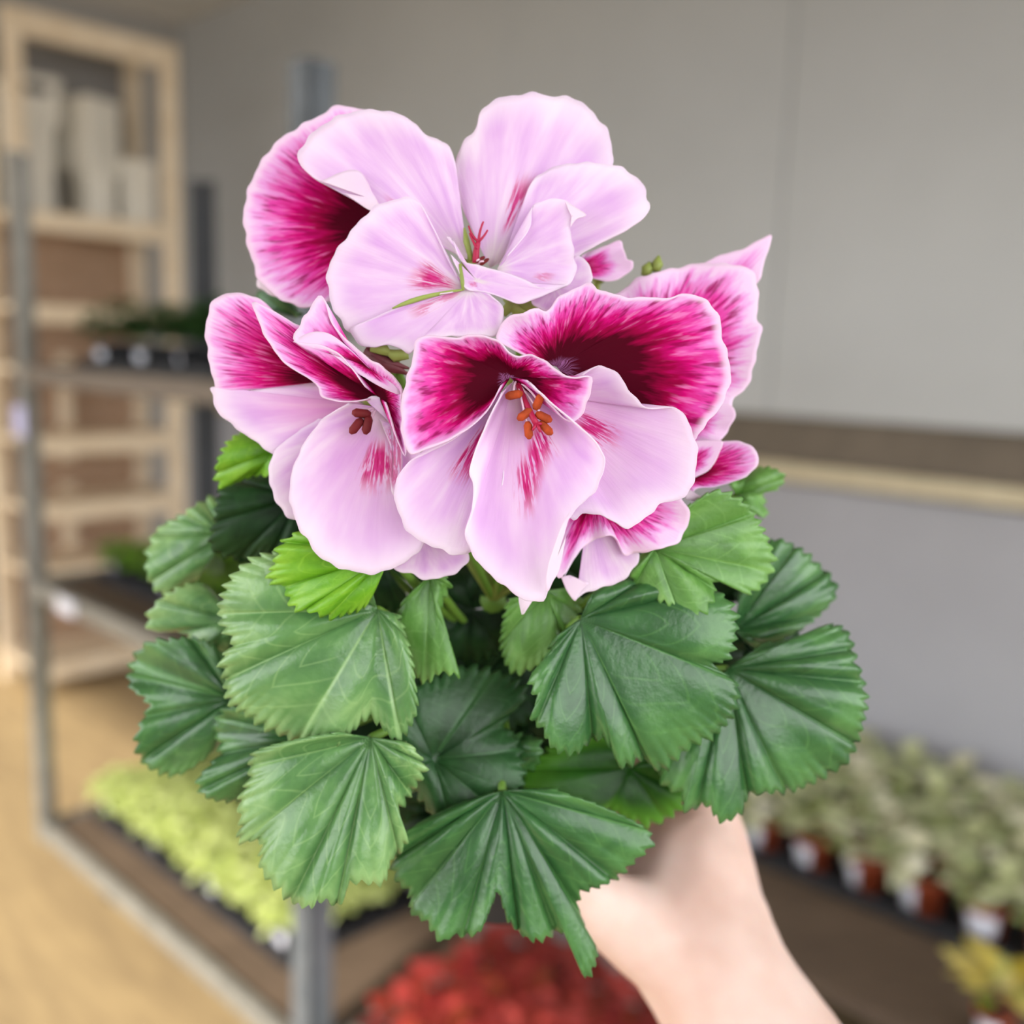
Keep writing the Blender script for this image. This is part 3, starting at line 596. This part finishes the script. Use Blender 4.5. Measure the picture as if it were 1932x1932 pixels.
# B: the blotched petal behind, top left
fb = flower(730, 450, .292, 'magenta blotched flower half hidden at the upper left')
petal(fb, (735, 432), [(720,215),(668,204),(640,198),(610,214),(562,240),(520,270),(490,310),(471,350),(460,395),(462,440),(475,490),(490,530),(512,551),(540,570),(575,580),(604,574),(650,560)], .291, petal_dark(21.0, -.02, 1.0, .05), cup=-2, gx=-.5, ruf=1.2, nr=3, N=130, seed=61)
petal(fb, (560, 520), [(488,520),(484,540),(496,547),(520,560),(560,560)], .2935, M_under, edge=.6, N=30, M=5, seed=62)
# A: pale flower on top
fa = flower(885, 500, .276, 'pale pink flower at the top of the plant')
petal(fa, (925, 505), [(898,440),(872,390),(858,322),(870,276),(898,242),(906,214),(930,190),(970,180),(1012,175),(1040,182),(1086,186),(1130,225),(1150,256),(1156,305),(1140,360),(1080,420),(1000,470)], .2800, petal_pale(.53, .08, .25, .52, .95, 22.), cup=1, gy=.4, ruf=1.2, nr=2, N=130, seed=63)
petal(fa, (945, 505), [(972,452),(986,402),(1000,350),(1030,322),(1080,308),(1130,308),(1170,315),(1192,328),(1214,350),(1222,375),(1226,386),(1214,412),(1170,441),(1130,460),(1100,478),(1080,488),(1020,500)], .2765, petal_pale(.30, .12, .3, .42, .3, 23.), cup=0, ruf=1, nr=2, N=110, seed=64)
petal(fa, (882, 490), [(872,440),(863,370),(855,292),(832,266),(800,252),(780,230),(745,213),(700,207),(650,215),(610,235),(580,262),(562,292),(570,316),(592,336),(612,346),(660,372),(712,396),(780,430)], .2775, petal_pale(.80, .05, .34, .50, .7, 24.), cup=0, ruf=1.0, nr=2, N=120, seed=65)
petal(fa, (690, 372), [(605,342),(632,330),(660,321),(680,324),(692,342),(704,366),(716,390),(698,397),(672,380),(650,365)], .2755, M_under, edge=.4, N=50, M=8, ruf=.4, seed=66)
petal(fa, (1045, 540), [(1085,484),(1106,490),(1116,528),(1082,560),(1042,588),(1008,578),(1000,560)], .2755, petal_pale(.5, .1, .3, .5, 0, 25.), seed=67)
petal(fa, (876, 546), [(862,520),(846,490),(822,440),(802,400),(786,377),(760,373),(720,384),(697,398),(655,445),(625,490),(617,522),(624,570),(640,602),(662,628),(690,620),(740,590),(800,566)], .2725, petal_pale(.50, .26, .10, .40, 1, 26.), cup=-2, ruf=.8, nr=2, N=110, seed=68)
petal(fa, (885, 546), [(850,552),(800,560),(745,582),(690,606),(660,622),(680,650),(702,656),(735,650),(772,666),(800,642),(880,634),(935,632),(950,604),(945,576),(922,554)], .2700, petal_pale(.06, .10, .10, .5, .6, 27.), cup=-2, ruf=.6, seed=69)
petal(fa, (938, 508), [(958,482),(998,432),(1005,390),(1030,377),(1064,377),(1082,392),(1076,425),(1083,480),(1088,505),(1070,540),(1030,545),(980,524)], .2740, petal_pale(.85, .08, .55, .75, .5, 28.), cup=-3, ruf=.8, seed=70)
petal(fa, (1078, 408), [(1064,378),(1084,390),(1106,406),(1088,414),(1076,428)], .2705, M_under, edge=.3, N=24, M=5, seed=71)
petal(fa, (900, 530), [(842,446),(852,450),(868,488),(900,500),(925,506),(980,523),(1030,546),(1070,538),(1020,560),(982,573),(955,565),(920,553),(880,546),(868,520),(850,480)], .2695, petal_pale(.75, .14, .20, .62, .6, 29.), cup=-.5, edge=.6, seed=72)
sp = MB().tube(bez(px(740, 582, .2680), px(800, 556, .2680), px(872, 547, .2690)), [.0002, .0005, .0007, .0007, .0006, .0005, .0004, .0003], 6).obj('sepal', M_sepal, fa, True)
MB().tube([px(868, 498, .2690), px(872, 530, .2690), px(874, 548, .2692)], [.0004, .0006, .0004], 6).obj('sepal', M_sepal, fa, True)
MB().tube([px(876, 430, .2745), px(880, 455, .2740), px(890, 492, .2742)], [.0003, .0009, .0007], 8).obj('sepal', M_sepal, fa, True)
ps = MB().tube(bez(px(898, 496, .2735), px(897, 470, .2725), px(903, 456, .272)), [.0010, .0010, .0009, .0009, .0008, .0008, .0007, .0006], 8)
for q in ([(903,456),(890,448),(884,426)], [(903,456),(904,436),(912,418)], [(903,456),(914,446),(920,434)], [(900,470),(892,455),(886,440)]):
    ps.tube(bez(*[px(x, y, .2718) for x, y in q]), [.0004, .0004, .0004, .00035, .00035, .0003, .0003, .00025], 6)
ps.obj('pistil', M_pistil, fa, True)
stamens(fa, (900, 500), [(906,490,.8,-.5),(914,494,.6,-.4)], .2740, .2725, M_fil, M_anther_d, .0003, .0005, .003)
# G: bud-like magenta petal behind, right of A
fg = flower(1130, 520, .292, 'half open magenta flower behind the top flower')
petal(fg, (1085, 510), [(1100,480),(1140,465),(1168,454),(1176,470),(1184,488),(1196,494),(1182,518),(1152,531),(1122,526)], .2905, petal_dark(31., .22, .7, .0), ruf=.8, N=60, seed=73)
# E: flower on the right, seen from its edge
fe = flower(1260, 690, .290, 'pink streaked flower turned away at the right')
petal(fe, (1290, 640), [(1300,520),(1342,488),(1372,478),(1402,469),(1430,454),(1456,443),(1450,470),(1440,502),(1432,530),(1400,560)], .2955, petal_dark(33., .10, .7, .0), edge=1, seed=74)
petal(fe, (1230, 690), [(1150,560),(1170,550),(1206,524),(1250,511),(1320,497),(1366,498),(1412,506),(1430,540),(1429,580),(1430,605),(1437,626),(1424,680),(1415,720),(1384,756),(1372,782),(1340,810)], .2895, petal_dark(34., .06, 1.2, .0), ruf=1.2, nr=4, N=120, seed=75)
petal(fe, (1270, 790), [(1350,760),(1381,765),(1386,782),(1378,806),(1360,830),(1318,852),(1300,850)], .2880, petal_dark(35., .20, .9, .0), ruf=.8, seed=76)
petal(fe, (1270, 900), [(1312,850),(1362,833),(1410,836),(1424,850),(1431,866),(1424,886),(1392,906),(1350,918),(1312,924),(1306,938)], .2850, petal_dark(36., -.02, .9, .1), ruf=.8, nr=2, seed=77)
petal(fe, (1290, 880), [(1308,832),(1335,831),(1362,833),(1356,858),(1340,884),(1312,902)], .2825, petal_dark(37., .20, .8, .0), edge=.6, N=50, seed=78)
petal(fe, (1295, 920), [(1300,925),(1330,944),(1312,946),(1292,942)], .2825, M_under, edge=.3, N=20, M=4, seed=79)
# F: ruffled flower under the central one
ff = flower(1120, 990, .284, 'ruffled pink flower tucked under the central flower')
petal(ff, (1110, 960), [(1076,1010),(1060,1060),(1056,1085),(1062,1094),(1092,1042),(1132,1012),(1160,1016),(1176,1046),(1206,1044),(1190,1082),(1152,1105),(1112,1115),(1086,1132),(1072,1110),(1060,1092)][3:13], .2795, petal_pale(.5, .1, .3, .5, 0, 38.), ruf=.5, seed=80)
petal(ff, (1075, 1085), [(1058,1088),(1066,1108),(1084,1134),(1094,1118),(1110,1100)], .2785, M_under, edge=.4, N=24, M=5, seed=81)
petal(ff, (1120, 930), [(1060,985),(1058,1030),(1050,1080),(1060,1088),(1090,1042),(1130,1014),(1152,1012),(1168,1024),(1176,1046),(1192,1046),(1222,1040),(1264,1031),(1286,1014),(1301,976),(1286,940),(1240,920)], .2755, petal_dark(40., .10, 1.1, .0), ruf=1.6, nr=4, N=120, seed=82)
petal(ff, (1060, 1010), [(985,1090),(979,1120),(980,1142),(985,1161),(994,1150),(1006,1132),(1030,1100)], .274, M_under, edge=.4, N=24, M=5, seed=83)
# buds and green sepals between the flowers
def bud(cx, cy, d, pts, mat, label):
    o = MB().tube(bez(px(cx, cy, d), px(cx, cy + 40, d + .004), HUB, 8), [.0011] * 8, 6).obj('bud_stalk', M_stem, plant, True); o['label'] = label
    for p in pts: MB().tube([px(x, y, d - .002) for x, y in p], [.0014, .0018, .0003], 6).obj('sepal', mat, o, True)
bud(985, 590, .2830, [[(948,592),(965,575),(985,570)], [(980,572),(1000,580),(1018,592)], [(955,560),(975,585),(1010,600)]], M_sepal, 'green calyx between the top and central flowers')
bud(745, 672, .2740, [[(700,655),(725,660),(742,672)], [(770,668),(745,672),(722,660)]], M_sepal, 'green calyx above the left flower')
bud(740, 690, .2755, [[(690,660),(730,685),(772,695)], [(700,672),(735,692),(772,706)]], M_sepal_m, 'maroon lined calyx above the left flower')
bud(1200, 548, .2960, [[(1195,555),(1190,545),(1196,532)], [(1218,520),(1222,505),(1226,494)], [(1236,512),(1240,498),(1243,482)]], M_sepal, 'pointed green bud behind the right flower')

# ------------------------------------------------------------------ hand holding the pot
def skin():
    k = NT('skin'); n = k.noise(k.obj(), 22, 3, .6); n2 = k.noise(k.obj(), 300, 3)
    k.bump(n2, .08, .0006)
    k.p.inputs['Subsurface Weight'].default_value = .15; k.p.inputs['Subsurface Radius'].default_value = (.01, .004, .002)
    k.p.inputs['Subsurface Scale'].default_value = .4
    return k.fin(k.ramp(n, [(.3, '#d8b4a6'), (.5, '#e3c4b8'), (.7, '#ebd2c8')]), .5, 0, .35)
M_skin = skin()
def capsule(bm_, pts):
    for (p, r), (q, s) in zip(pts, pts[1:]):
        n = max(2, int((q - p).length / (min(r, s) * .35)))
        for i in range(n + 1):
            t = i / n; c = p.lerp(q, t); rr = r + (s - r) * t
            bmesh.ops.create_icosphere(bm_, subdivisions=2, radius=rr, matrix=Matrix.Translation(c))
hb = bmesh.new(); mm = .001
H = lambda x, y, d, r: (px(x, y, d), r * mm)
capsule(hb, [H(1640,2330,.330,33), H(1510,2090,.352,30.5), H(1405,1925,.366,28.5), H(1330,1810,.376,28), H(1285,1730,.384,28), H(1300,1650,.392,24)])
capsule(hb, [H(1405,1925,.366,26), H(1370,1800,.376,22), H(1345,1700,.390,20), H(1340,1610,.400,17), H(1338,1560,.405,14)])
capsule(hb, [H(1350,1840,.374,22), H(1230,1760,.372,19), H(1170,1728,.366,15), H(1105,1690,.356,11.5), H(1030,1650,.345,9.5), H(975,1612,.338,8)])   # thumb
for i, (y0, y1, y2) in enumerate(((1545,1490,1480), (1590,1550,1540), (1640,1610,1600), (1690,1670,1665))):
    capsule(hb, [H(1335,y0,.404,13 - i), H(1290,y0 - 25,.424,10 - .6 * i), H(1180,y1,.437,9 - .6 * i), H(1070 + 20 * i,y2,.436,8 - .6 * i), H(1000 + 25 * i,y2 + 4,.428,7 - .5 * i)])
me = bpy.data.meshes.new('person'); hb.to_mesh(me); hb.free(); me.materials.append(M_skin)
ho = bpy.data.objects.new('person', me); COL.objects.link(ho)
m = ho.modifiers.new('remesh', 'REMESH'); m.mode = 'VOXEL'; m.voxel_size = .0022; m.use_smooth_shade = True
m = ho.modifiers.new('smooth', 'SMOOTH'); m.factor = .5; m.iterations = 14
props(ho, 'bare forearm and hand reaching in from below to grip the pot', 'person')
